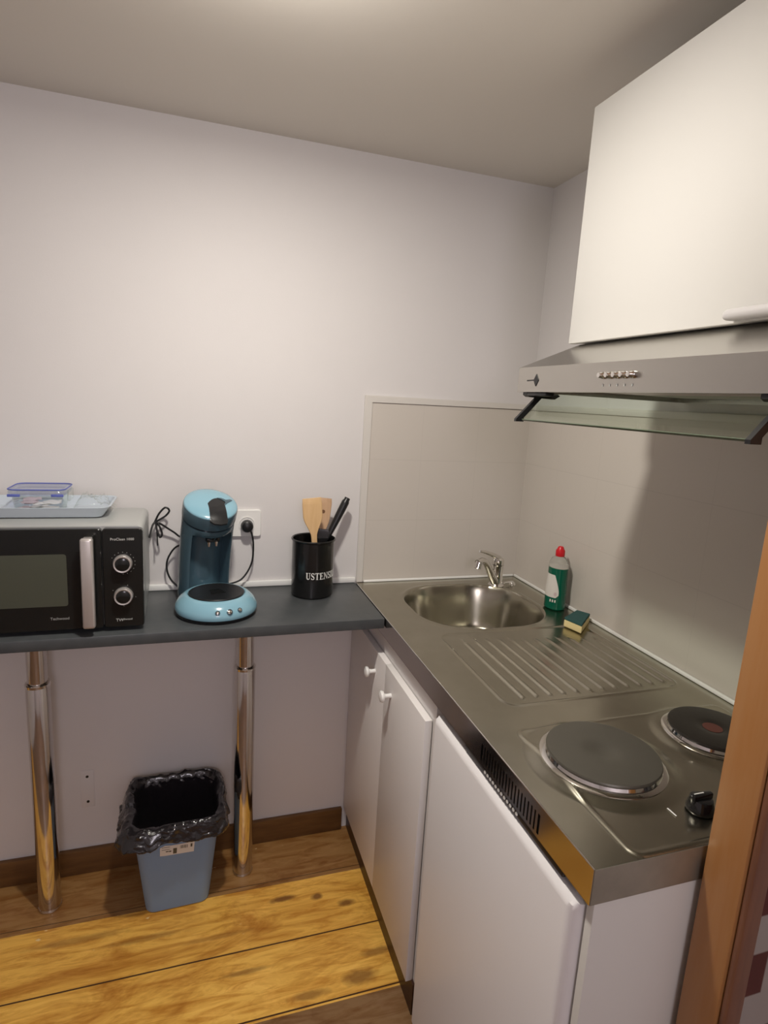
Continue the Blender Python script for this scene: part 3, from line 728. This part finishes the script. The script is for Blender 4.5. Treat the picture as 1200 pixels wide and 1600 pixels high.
# dark latch recess and the blue hook above it, in the lid's own plane
px = [(580, 420), (610, 380), (645, 348), (680, 325), (725, 312), (860, 325), (852, 360), (845, 400), (858, 440), (905, 600), (895, 635), (800, 662), (700, 665), (632, 640), (625, 600), (600, 480)]
def lidpt(P):
    u = (P[0] / 10 + 265 - 329) / 42 * .0725; v = -(P[1] / 10 + 750 - 786) / 26 * .0725
    u, v = u * math.cos(YAW) + v * math.sin(YAW), -u * math.sin(YAW) + v * math.cos(YAW)
    return (u, v)
def lidz(u, v):
    r = math.hypot(u, v); pts_ = [(0, .0585), (.030, .0575), (.055, .0540), (.0690, .0490), (.0722, .0460), (.09, .040)]
    for (a0, z0_), (a1, z1_) in zip(pts_, pts_[1:]):
        if r <= a1: return z0_ + (z1_ - z0_) * (r - a0) / (a1 - a0)
    return .04
def lidpatch(poly, up, name, m, par):
    bm = NB(); f0 = bm.faces.new([bm.verts.new((u, v, 0)) for u, v in poly])
    bmesh.ops.triangulate(bm, faces=[f0]); bmesh.ops.subdivide_edges(bm, edges=bm.edges[:], cuts=3, use_grid_fill=True)
    ex = bmesh.ops.extrude_face_region(bm, geom=bm.faces[:]); tv = {v for v in ex['geom'] if isinstance(v, bmesh.types.BMVert)}
    for v in bm.verts:
        v.co = hm((v.co.x, v.co.y, lidz(v.co.x, v.co.y) + (up if v in tv else -.003)))
    return O(name, bm, m, par, ang=50)
lidpatch([lidpt(p) for p in px], .0012, 'latch_recess', M['black_pl'], lid)
hk = [(590, 300), (700, 285), (850, 300), (965, 292), (968, 305), (915, 340), (870, 385), (845, 405), (855, 350), (780, 325), (720, 318), (660, 345), (600, 390)]
lidpatch([lidpt(p) for p in [(860, 322), (930, 296), (968, 298), (940, 325), (895, 362), (865, 395), (852, 410), (850, 360), (790, 330), (720, 314), (790, 305)]], .0026, 'latch_hook', M['blue_dark'], lid)
# tilted coffee spout under the collar
bm = NB()
q0 = hm((0.004, -.046, .001)); q1 = hm((.004, -.042, -.040))
cyl(bm, q0, q1, .020, .015, 28, .002); O('spout_mount', bm, M['black_gl'])
sp0 = q1
bm = NB(); box(bm, sp0.x - .019, sp0.x + .019, sp0.y - .012, sp0.y + .008, sp0.z - .012, sp0.z + .002, bev=.004, seg=3); so = O('spout', bm, M['black_gl'])
for s in (-1, 1):
    bm = NB(); lathe(bm, [(.0062, 0), (.0058, -.006), (.0045, -.013), (.0042, -.015)][::-1], 20, (sp0.x + s * .0105, sp0.y - .002, sp0.z - .010)); O('nozzle', bm, M['chrome'], so)
# its own cable, round the left side of the machine
WMc = WM[cm.name].inverted()
def cord(pts): bm = NB(); tube(bm, spline([WMc @ Vector(p) for p in pts]), .0027, 10); return bm
O('power_cord', cord([(-.956, -.030, 1.121), (-.945, -.030, 1.105), (-.938, -.026, 1.065), (-.943, -.026, 1.005), (-.972, -.03, .958), (-1.012, -.032, .944), (-1.035, -.036, .942)]), M['black_pl'])
O('loose_cord', cord([(-1.120, -.045, 1.075), (-1.160, -.030, 1.065), (-1.184, -.026, 1.030), (-1.188, -.026, .995), (-1.176, -.028, .962), (-1.150, -.034, .938), (-1.12, -.04, .934)]), M['black_pl'])
bm = NB(); mm = axis_mtx((0, -1, 0)); lathe(bm, [(.0150, 0), (.0175, .003), (.0190, .008), (.0185, .020), (.0160, .027), (.0090, .031), (.001, .032)], 36, (0, 0, 0), mm)
bmesh.ops.transform(bm, matrix=WMc @ Matrix.Translation((-.957, -.0105, 1.123)), verts=bm.verts); O('mains_plug', bm, M['black_pl'])

# ------------------------------------------------------------------ sockets and blank plate on the wall
sk = thing('wall_socket', 'white double power socket on the wall behind the coffee machine', 'socket', (-.985, 0, 1.128))
bm = NB(); loft(bm, [[(x, y, z) for x, z in rrect(.156 - s, .084 - s, .007, 5, -.992, 1.129)] for y, s in ((-.0005, 0), (-.008, 0), (-.0102, .004))]); obj('frame_plate', bm, M['socket'], sk)
for x in (-1.028, -.957):
    bm = NB(); lathe(bm, [(.0250, .0102), (.0255, .0118), (.0225, .0120), (.0205, .0105), (.001, .0104)], 40, (x, 0, 1.125), mm); obj('socket_ring', bm, M['socket'], sk)
bp_ = thing('blank_cover', 'small white blanking plate with two screws low on the wall', 'cover plate', (-1.434, 0, .287))
bm = NB(); box(bm, -1.447, -1.409, -.0016, -.0002, .225, .352, bev=.0006); obj('plate', bm, M['wall'], bp_)
for z in (.331, .245):
    bm = NB(); lathe(bm, [(.0042, 0), (.0042, .0012), (.001, .0008)], 16, (-1.428, -.0015, z), mm); obj('screw', bm, M['black_pl'], bp_)

# ------------------------------------------------------------------ utensil jar and utensils
jx, jy, jr = -.7650, -.094, .0635
jr_t = thing('utensil_jar', 'black metal jar lettered in white, right of the coffee machine', 'jar', (jx, jy, ZC))
bm = NB(); lathe(bm, [(jr - .004, ZC + .0006), (jr, ZC + .004), (jr, ZC + .170), (jr + .0032, ZC + .1725), (jr + .0038, ZC + .1755), (jr + .0015, ZC + .178), (jr - .0018, ZC + .176), (jr - .0022, ZC + .170), (jr - .0025, ZC + .006), (.001, ZC + .004)], 72, (jx, jy, 0)); obj('jar_shell', bm, M['jar'], jr_t)
# lettering: roman capitals with thick and thin strokes and serifs, bent round the jar
def letter_polys(ch):
    T, t, s = .20, .085, .075   # thick, thin, serif
    R_ = lambda x0, y0, x1, y1: [(x0, y0), (x1, y0), (x1, y1), (x0, y1)]
    def stroke(pts, wf):
        out = []; n = len(pts)
        for i in range(n - 1):
            (xa, ya), (xb, yb) = pts[i], pts[i + 1]; d = math.hypot(xb - xa, yb - ya) or 1; nx_, ny_ = -(yb - ya) / d, (xb - xa) / d
            w0, w1 = wf(i / (n - 1)) / 2, wf((i + 1) / (n - 1)) / 2
            out.append([(xa - nx_ * w0, ya - ny_ * w0), (xb - nx_ * w1, yb - ny_ * w1), (xb + nx_ * w1, yb + ny_ * w1), (xa + nx_ * w0, ya + ny_ * w0)])
        return out
    if ch == 'U':
        p = [(.22, .93), (.22, .35)] + [(.22 + .25 - .25 * math.cos(a), .30 - .25 * math.sin(a)) for a in [PI * k / 12 for k in range(13)]] + [(.72, .93)]
        return stroke(p, lambda q: T * 1.0 if q < .3 else (T - (T - t) * min(1, (q - .3) / .4))) + [R_(.02, .93, .42, 1), R_(.56, .93, .88, 1)], .94
    if ch == 'S':
        p = [(.60, .80), (.50, .93), (.36, .965), (.20, .92), (.12, .78), (.16, .64), (.30, .54), (.44, .46), (.58, .36), (.62, .22), (.54, .09), (.38, .035), (.22, .07), (.12, .20)]
        return stroke(p, lambda q: t * 1.1 + (T - t) * math.exp(-((q - .5) / .2) ** 2)) + [R_(.58, .70, .63, 1), R_(.08, 0, .13, .30)], .76
    if ch == 'T':
        return [R_(.33, 0, .33 + T, .96), R_(.03, .93, .83, 1), R_(.03, .74, .08, .95), R_(.78, .74, .83, .95), R_(.24, 0, .62, .06)], .90
    if ch == 'E':
        return [R_(.12, 0, .12 + T, 1), R_(.02, .94, .70, 1), R_(.02, 0, .74, .06), R_(.12, .48, .56, .54), R_(.65, .78, .70, 1), R_(.69, 0, .74, .24), R_(.52, .40, .56, .62)], .82
    if ch == 'N':
        return [R_(.14, 0, .14 + t, 1), R_(.74, 0, .74 + t, 1), [(.02, 1), (.26, 1), (.83, 0), (.74, 0), (.10, .96)], R_(.02, 0, .34, .05), R_(.62, .95, .95, 1)], 1.0
    if ch == 'I':
        return [R_(.12, 0, .12 + T, 1), R_(.02, .94, .42, 1), R_(.02, 0, .42, .06)], .50
    if ch == 'L':
        return [R_(.12, 0, .12 + T, 1), R_(.02, .94, .42, 1), R_(.02, 0, .70, .06), R_(.65, 0, .70, .26)], .76
bm = NB(); s0 = 0; hgt = .0205; zl = ZC + .0630
for ch in 'USTENSILES':
    polys, adv = letter_polys(ch)
    for P_ in polys:
        # subdivide long horizontal edges so they follow the curve
        Q = []
        for i in range(len(P_)):
            a_, b_ = P_[i], P_[(i + 1) % len(P_)]
            for k in range(3): Q.append((a_[0] + (b_[0] - a_[0]) * k / 3, a_[1] + (b_[1] - a_[1]) * k / 3))
        fr_, bk_ = [], []
        for (u, v) in Q:
            th_ = (-PI / 2 - .50) + (s0 + u * hgt * .78) / jr
            for rr_, lst in ((jr + .0005, fr_), (jr - .0004, bk_)):
                lst.append(bm.verts.new((jx + rr_ * math.cos(th_), jy + rr_ * math.sin(th_), zl + v * hgt)))
        n = len(fr_); bm.faces.new(fr_); bm.faces.new(bk_[::-1])
        for i in range(n): bm.faces.new((fr_[i], bk_[i], bk_[(i + 1) % n], fr_[(i + 1) % n]))
    s0 += adv * hgt * .78
obj('lettering', bm, M['print_white'], jr_t, smooth=False)

def flat_tool(bm, halfw, length, th, base, direction, face):
    """a flat wooden blade: halfw(t) half-width along it; base point, unit direction, face normal"""
    d = Vector(direction).normalized(); nrm = Vector(face); nrm = (nrm - d * nrm.dot(d)).normalized(); s = d.cross(nrm)
    loops = []
    for k in range(33):
        t = k / 32; w = halfw(t); c = Vector(base) + d * (t * length); h = th / 2 * (1 if t < .985 else .5)
        loops.append([c + s * (w * a) + nrm * (h * b) for a, b in ((-1, -.4), (-.92, -1), (.92, -1), (1, -.4), (1, .4), (.92, 1), (-.92, 1), (-1, .4))])
    loft(bm, loops)
def spat(t): return .0085 + (.0290 - .0085) * sstep(.60, .82, t) + (-.0015 * sstep(.93, 1.0, t))
bm = NB(); flat_tool(bm, spat, .300, .006, (-.752, -.118, ZC + .007), (-.028, -.012, .280), (0, -1, -.1))
tag(obj('wooden_spatula', bm, M['wood1']), 'pale wooden spatula standing at the front of the black jar', 'spatula')
t2 = thing('slotted_spatula', 'pinkish wooden spatula with a round hole behind the pale one', 'spatula', (-.757, -.070, ZC + .007))
bm = NB(); bd = Vector((.030, .012, .28)).normalized(); flat_tool(bm, lambda t: .0085 + .0150 * sstep(.55, .78, t) - .0025 * sstep(.95, 1, t), .288, .005, (-.757, -.070, ZC + .007), bd, (0, -1, -.1)); obj('blade', bm, M['wood2'], t2)
pc = Vector((-.757, -.070, ZC + .007)) + bd * .250 + Vector((-.001, 0, -.004)); nf = (Vector((0, -1, -.1)) - bd * bd.dot(Vector((0, -1, -.1)))).normalized()
bm = NB(); lathe(bm, [(.0058, .0018), (.0058, .0030)], 24, pc, axis_mtx(nf)); obj('dark_hole', bm, M['hole'], t2)  # dark brown disc on the blade drawn as its hole
t3 = thing('black_turner', 'black plastic kitchen tool leaning right in the black jar', 'kitchen tool', (-.800, -.095, ZC + .008))
b0 = Vector((-.800, -.095, ZC + .010)); tip = Vector((-.6535, -.052, 1.2165)); mid = b0 + (tip - b0) * .56
bm = NB(); tube(bm, [mid + (tip - mid) * (k / 20) for k in range(21)], .009, 16, rf=lambda t: (.0075 + .0045 * math.sin(min(1, t * 1.15) * PI * .55)) * (1 if t < .95 else .75)); obj('handle', bm, M['black_pl'], t3)
bm = NB(); tube(bm, [b0 + (mid - b0) * (k / 8) for k in range(9)], .0055, 12); obj('shank', bm, M['black_pl'], t3)
t4 = thing('black_ladle', 'black plastic tool head low inside the jar rim', 'kitchen tool', (-.745, -.108, ZC + .008))
bm = NB(); flat_tool(bm, lambda t: .0065 + .0155 * sstep(.70, .88, t) - .004 * sstep(.96, 1, t), .200, .006, (-.760, -.120, ZC + .008), (.020, .016, .198), (-.25, -1, 0)); obj('tool_head', bm, M['black_gl'], t4)

# ------------------------------------------------------------------ soap and sponge
sx, sy = -.052, -.330
so_ = thing('dish_soap', 'clear bottle of green washing-up liquid with red cap by the wall', 'bottle', (sx, sy, ZC))
def oval(w, d, z, n=40): return [(sx + w * math.cos(2 * PI * k / n), sy + d * math.sin(2 * PI * k / n), z) for k in range(n)]
zs = ZC + .0005
bm = NB(); loft(bm, [oval(.026, .031, zs), oval(.030, .035, zs + .004), oval(.0295, .034, zs + .06), oval(.028, .032, zs + .10), oval(.028, .0325, zs + .130)]); obj('soap_liquid', bm, M['green_liq'], so_)
bm = NB(); loft(bm, [oval(.0282, .0327, zs + .1305), oval(.027, .032, zs + .142), oval(.022, .026, zs + .155), oval(.014, .015, zs + .163), oval(.0115, .0115, zs + .166)]); obj('bottle_shoulder', bm, M['clear_pl'], so_)
bm = NB(); lathe(bm, [(.0130, zs + .164), (.0138, zs + .166), (.0136, zs + .182), (.0100, zs + .187), (.0085, zs + .192), (.0060, zs + .1945), (.001, zs + .195)], 32, (sx, sy, 0)); obj('cap', bm, M['red'], so_)
# paper label curved on the bottle's left face
def oval_pt(a, z, off): 
    k = (z - zs); w = .0300 + off; d = .0350 + off
    if k > .06: w -= .002 * (k - .06) / .04; d -= .003 * (k - .06) / .04
    return Vector((sx + w * math.cos(a), sy + d * math.sin(a), z))
bm = NB(); rows = []
for k in range(17):
    v = k / 16; z = zs + .040 + .070 * v; a_end = -PI / 2 - .42 + -.75 * max(0, v - .25) ** 1.4 + (.0 if v > .12 else -.25 * (.12 - v) / .12)
    rows.append([bm.verts.new(oval_pt(a_end + (-PI - .5 - a_end) * i / 12, z, .0006)) for i in range(13)])
for a, b in zip(rows, rows[1:]):
    for i in range(12): bm.faces.new((a[i], a[i + 1], b[i + 1], b[i]))
lb = obj('label', bm, M['label_w'], so_)
bm = NB()
for i in range(3):
    a0 = -PI / 2 - .62 - .22 * i; vs = [bm.verts.new(oval_pt(a0 + da, zs + zz, .0012)) for da, zz in ((0, .026), (-.12, .026), (-.12, .034), (0, .034))]; bm.faces.new(vs)
obj('label_print', bm, M['label_w'], so_, smooth=False)
bm = NB(); vs = []
for k in range(13):
    a = 2 * PI * k / 13; vs.append(bm.verts.new(oval_pt(-PI / 2 - .72 + .13 * math.cos(a), zs + .052 + .006 * math.sin(a), .0010)))
bm.faces.new(vs); obj('label_emblem', bm, M['sachet_pink'], lb, smooth=False)

sg = thing('sponge', 'yellow sponge with dark green scouring top by the soap bottle', 'sponge', (-.070, -.482, ZC))
def spg(z0_, z1_, g_, seed):
    bm = NB(); cs = [(-.112, -.450), (-.030, -.425), (-.022, -.490), (-.104, -.548)]
    cs = [(-.116, -.474), (-.042, -.428), (-.022, -.462), (-.100, -.532)]
    ctr = Vector((-.070, -.474, 0)); N_ = 12
    P0 = [Vector((*c, 0)) for c in cs]
    def at(u, v): return (P0[0] * (1 - u) * (1 - v) + P0[1] * u * (1 - v) + P0[2] * u * v + P0[3] * (1 - u) * v)
    per = [(i / N_, 0) for i in range(N_)] + [(1, i / N_) for i in range(N_)] + [(1 - i / N_, 1) for i in range(N_)] + [(0, 1 - i / N_) for i in range(N_)]
    loops = []
    for z, s in ((z0_, .96), (z0_ + .002, 1), (z1_ - .002, 1), (z1_, .97)):
        loops.append([ctr + (at(u, v) - ctr) * s + Vector((.0008 * noise.noise(Vector((u * 6, v * 6, seed))), .0008 * noise.noise(Vector((v * 6, u * 6, seed))), z)) for u, v in per])
    loft(bm, loops); return bm
obj('foam', spg(ZC + .0003, ZC + .020, 0, 1), M['sponge_y'], sg); obj('scourer', spg(ZC + .0202, ZC + .028, 0, 4), M['scour'], sg)

# ------------------------------------------------------------------ waste bin with liner
bn = thing('waste_bin', 'blue-grey plastic waste bin with a black liner on the floor', 'bin', (-1.163, -.147, 0), math.radians(2))
def OB(name, bm, m, parent=bn, **k): return obj(name, bm, m, parent, local=True, **k)
def rl(w, d, r, z, cy=0, n=10): return [(u, v + cy, z) for u, v in rrect(w, d, r, n)]
bm = NB()
loft(bm, [rl(.168, .130, .024, .0008), rl(.180, .142, .028, .004), rl(.186, .150, .030, .03), rl(.240, .206, .040, .300), rl(.248, .214, .042, .302), rl(.248, .214, .042, .308), rl(.240, .206, .040, .309), rl(.234, .200, .038, .302), rl(.176, .140, .026, .012), rl(.15, .12, .02, .010)])
OB('bin_body', bm, M['bin'])
bm = NB(); n = 24
def even(poly, m):
    P = [Vector(p) for p in poly] + [Vector(poly[0])]; L_ = [0]
    for a_, b_ in zip(P, P[1:]): L_.append(L_[-1] + (b_ - a_).length)
    out = []; j = 0
    for i in range(m):
        t_ = L_[-1] * i / m
        while L_[j + 1] < t_ or L_[j + 1] == L_[j]: j += 1
        q = P[j].lerp(P[j + 1], (t_ - L_[j]) / (L_[j + 1] - L_[j])); out.append((q.x, q.y))
    return out
prof = [(.168, .130, .020, .030), (.200, .165, .030, .150), (.226, .190, .036, .260), (.232, .198, .038, .300), (.238, .205, .042, .3145), (.250, .216, .046, .3190), (.262, .228, .048, .3135), (.268, .234, .05, .303), (.272, .238, .05, .292), (.276, .242, .05, .281), (.278, .244, .05, .270)]
loops = []; fine = []
for a_, b_ in zip(prof, prof[1:]):
    for q in range(4): fine.append(tuple(a_[i] + (b_[i] - a_[i]) * q / 4 for i in range(4)))
fine.append(prof[-1])
for k, (w, d, r, z) in enumerate(fine):
    lp = []; kk = k / 4
    for i, (u, v) in enumerate(even(rrect(w, d, r, 10), 220)):
        p = Vector((u, v, z)); dirn = Vector((u / w, v / d, 0)).normalized(); out = max(0, (kk - 4) / 6)
        a = math.atan2(v, u)
        rid = lambda q_: (1 - 2.2 * abs(noise.noise(q_))) ** 1
        wr = noise.noise(Vector((u * 24, v * 24, z * 14))) * .012 + rid(Vector((u * 34, v * 34, z * 46 + 3))) * .0060 + rid(Vector((u * 80, v * 80, z * 90 + 9))) * .0022 - .004
        if kk < 4: p += dirn * (-abs(wr) * .7 - .001)
        else:
            p += dirn * (abs(wr) * .85 + .020 * out * max(0, -math.cos(a - .5)) + .003 * out + (.0015 if kk > 5.2 else 0))
            p.z += wr * (.55 + .5 * out) + (.010 * out * math.sin(a * 3 + .6)) + (.010 if v > 0 else 0) * (1 if kk < 6.5 else .5)
        lp.append(p)
    loops.append(lp)
loft(bm, loops, cap1=False); lo = OB('bin_liner', bm, M['bag'], ang=60)
md = lo.modifiers.new('thickness', 'SOLIDIFY'); md.thickness = .0008
# sticker on the front, tilted
fy = lambda z: -(.150 + (z - .03) / .27 * .056) / 2
ftl = math.atan2(.028, .27)
so3 = Matrix.Translation((.0, fy(.222) - .0009, .222)) @ Matrix.Rotation(ftl, 4, 'X') @ Matrix.Rotation(math.radians(3), 4, 'Y') @ frame((0, 0, 0), (1, 0, 0), (0, 0, 1))
bm = NB(); prism(bm, [(-.046, -.016), (-.030, -.017), (.046, -.016), (.047, .020), (.012, .018), (-.018, .017), (-.034, .019), (-.047, .012)], .0006, so3); st = OB('paper_sticker', bm, M['label_w'], smooth=False)
bm = NB()
for k in range(8):
    x = .008 + .0026 * k; prism(bm, [(x, .002), (x + (.0016 if k % 3 else .001), .002), (x + (.0016 if k % 3 else .001), .013), (x, .013)], .0004, so3 @ Matrix.Translation((0, 0, .0007)))
for x, w_, y0, y1 in ((.036, .005, .003, .014), (-.011, .010, -.013, .006), (-.031, .008, -.004, -.001), (-.022, .006, -.005, -.001)):
    prism(bm, [(x, y0), (x + w_, y0), (x + w_, y1), (x, y1)], .0004, so3 @ Matrix.Translation((0, 0, .0007)))
for y in (.004, .012): prism(bm, [(-.042, y), (-.020, y), (-.020, y + .0012), (-.042, y + .0012)], .0004, so3 @ Matrix.Translation((0, 0, .0007)))
OB('sticker_print', bm, mat('brown_ink', (.10, .09, .06), .6), st, smooth=False)

# ------------------------------------------------------------------ ceiling lamp and added fill lamp
def light(kind, x, y, z, watt, col, size):
    l = bpy.data.lights.new('lamp_light', kind); l.energy = watt; l.color = col
    if kind == 'AREA': l.shape = 'DISK'; l.size = size
    else: l.shadow_soft_size = size
    o = bpy.data.objects.new('lamp_light', l); C.objects.link(o); o.location = (x, y, z)
LX, LY = -.99, -.84
t = thing('ceiling_lamp', 'round ceiling lamp over the kitchen floor', 'lamp', (LX, LY, H))
bm = NB(); lathe(bm, [(.0005, H - .030), (.046, H - .030), (.055, H - .024), (.060, H - .001)], 40, (LX, LY, 0)); obj('lamp_housing', bm, M['fixture'], t)
light('AREA', LX, LY, H - .034, 14, (1, .95, .86), .09)
light('POINT', LX, LY, H - .13, 4.2, (1, .95, .86), .03)
t = thing('fill_lamp', 'added fill lamp, unseen in the room behind', 'lamp', (-1.15, -3.3, H))  # added fill light behind the camera, unseen, softens the shadows
bm = NB(); tube(bm, [(-1.15, -3.3, 2.16), (-1.15, -3.3, H)], .004, 10); obj('fill_flex', bm, M['fixture'], t)
light('POINT', -1.15, -3.3, 1.90, 34, (.98, .91, 1.0), .25)

w = bpy.data.worlds.new('World'); bpy.context.scene.world = w; w.use_nodes = True
w.node_tree.nodes['Background'].inputs[0].default_value = (.05, .05, .055, 1)

# ------------------------------------------------------------------ camera
cam = bpy.data.cameras.new('camera'); co = bpy.data.objects.new('camera', cam); C.objects.link(co)
r = Vector((0.9522242725942879, -0.30010890560324754, 0.0566001719069864)); u = Vector((0.003166052278592367, 0.19502215462499237, 0.980793727201798)); f = Vector((0.3053832195705072, 0.9337563943465377, -0.1866549898119651))
co.matrix_world = Matrix(((r.x, u.x, -f.x, -1.10384), (r.y, u.y, -f.y, -1.80302), (r.z, u.z, -f.z, 1.52133), (0, 0, 0, 1)))
cam.sensor_fit = 'VERTICAL'; cam.sensor_height = 24; cam.lens = 913.46 * 24 / 1600; cam.clip_start = .02
S = bpy.context.scene; S.camera = co
S.view_settings.view_transform = 'Standard'; S.view_settings.look = 'None'; S.view_settings.exposure = -.06; S.view_settings.gamma = 1
S.view_settings.use_curve_mapping = False
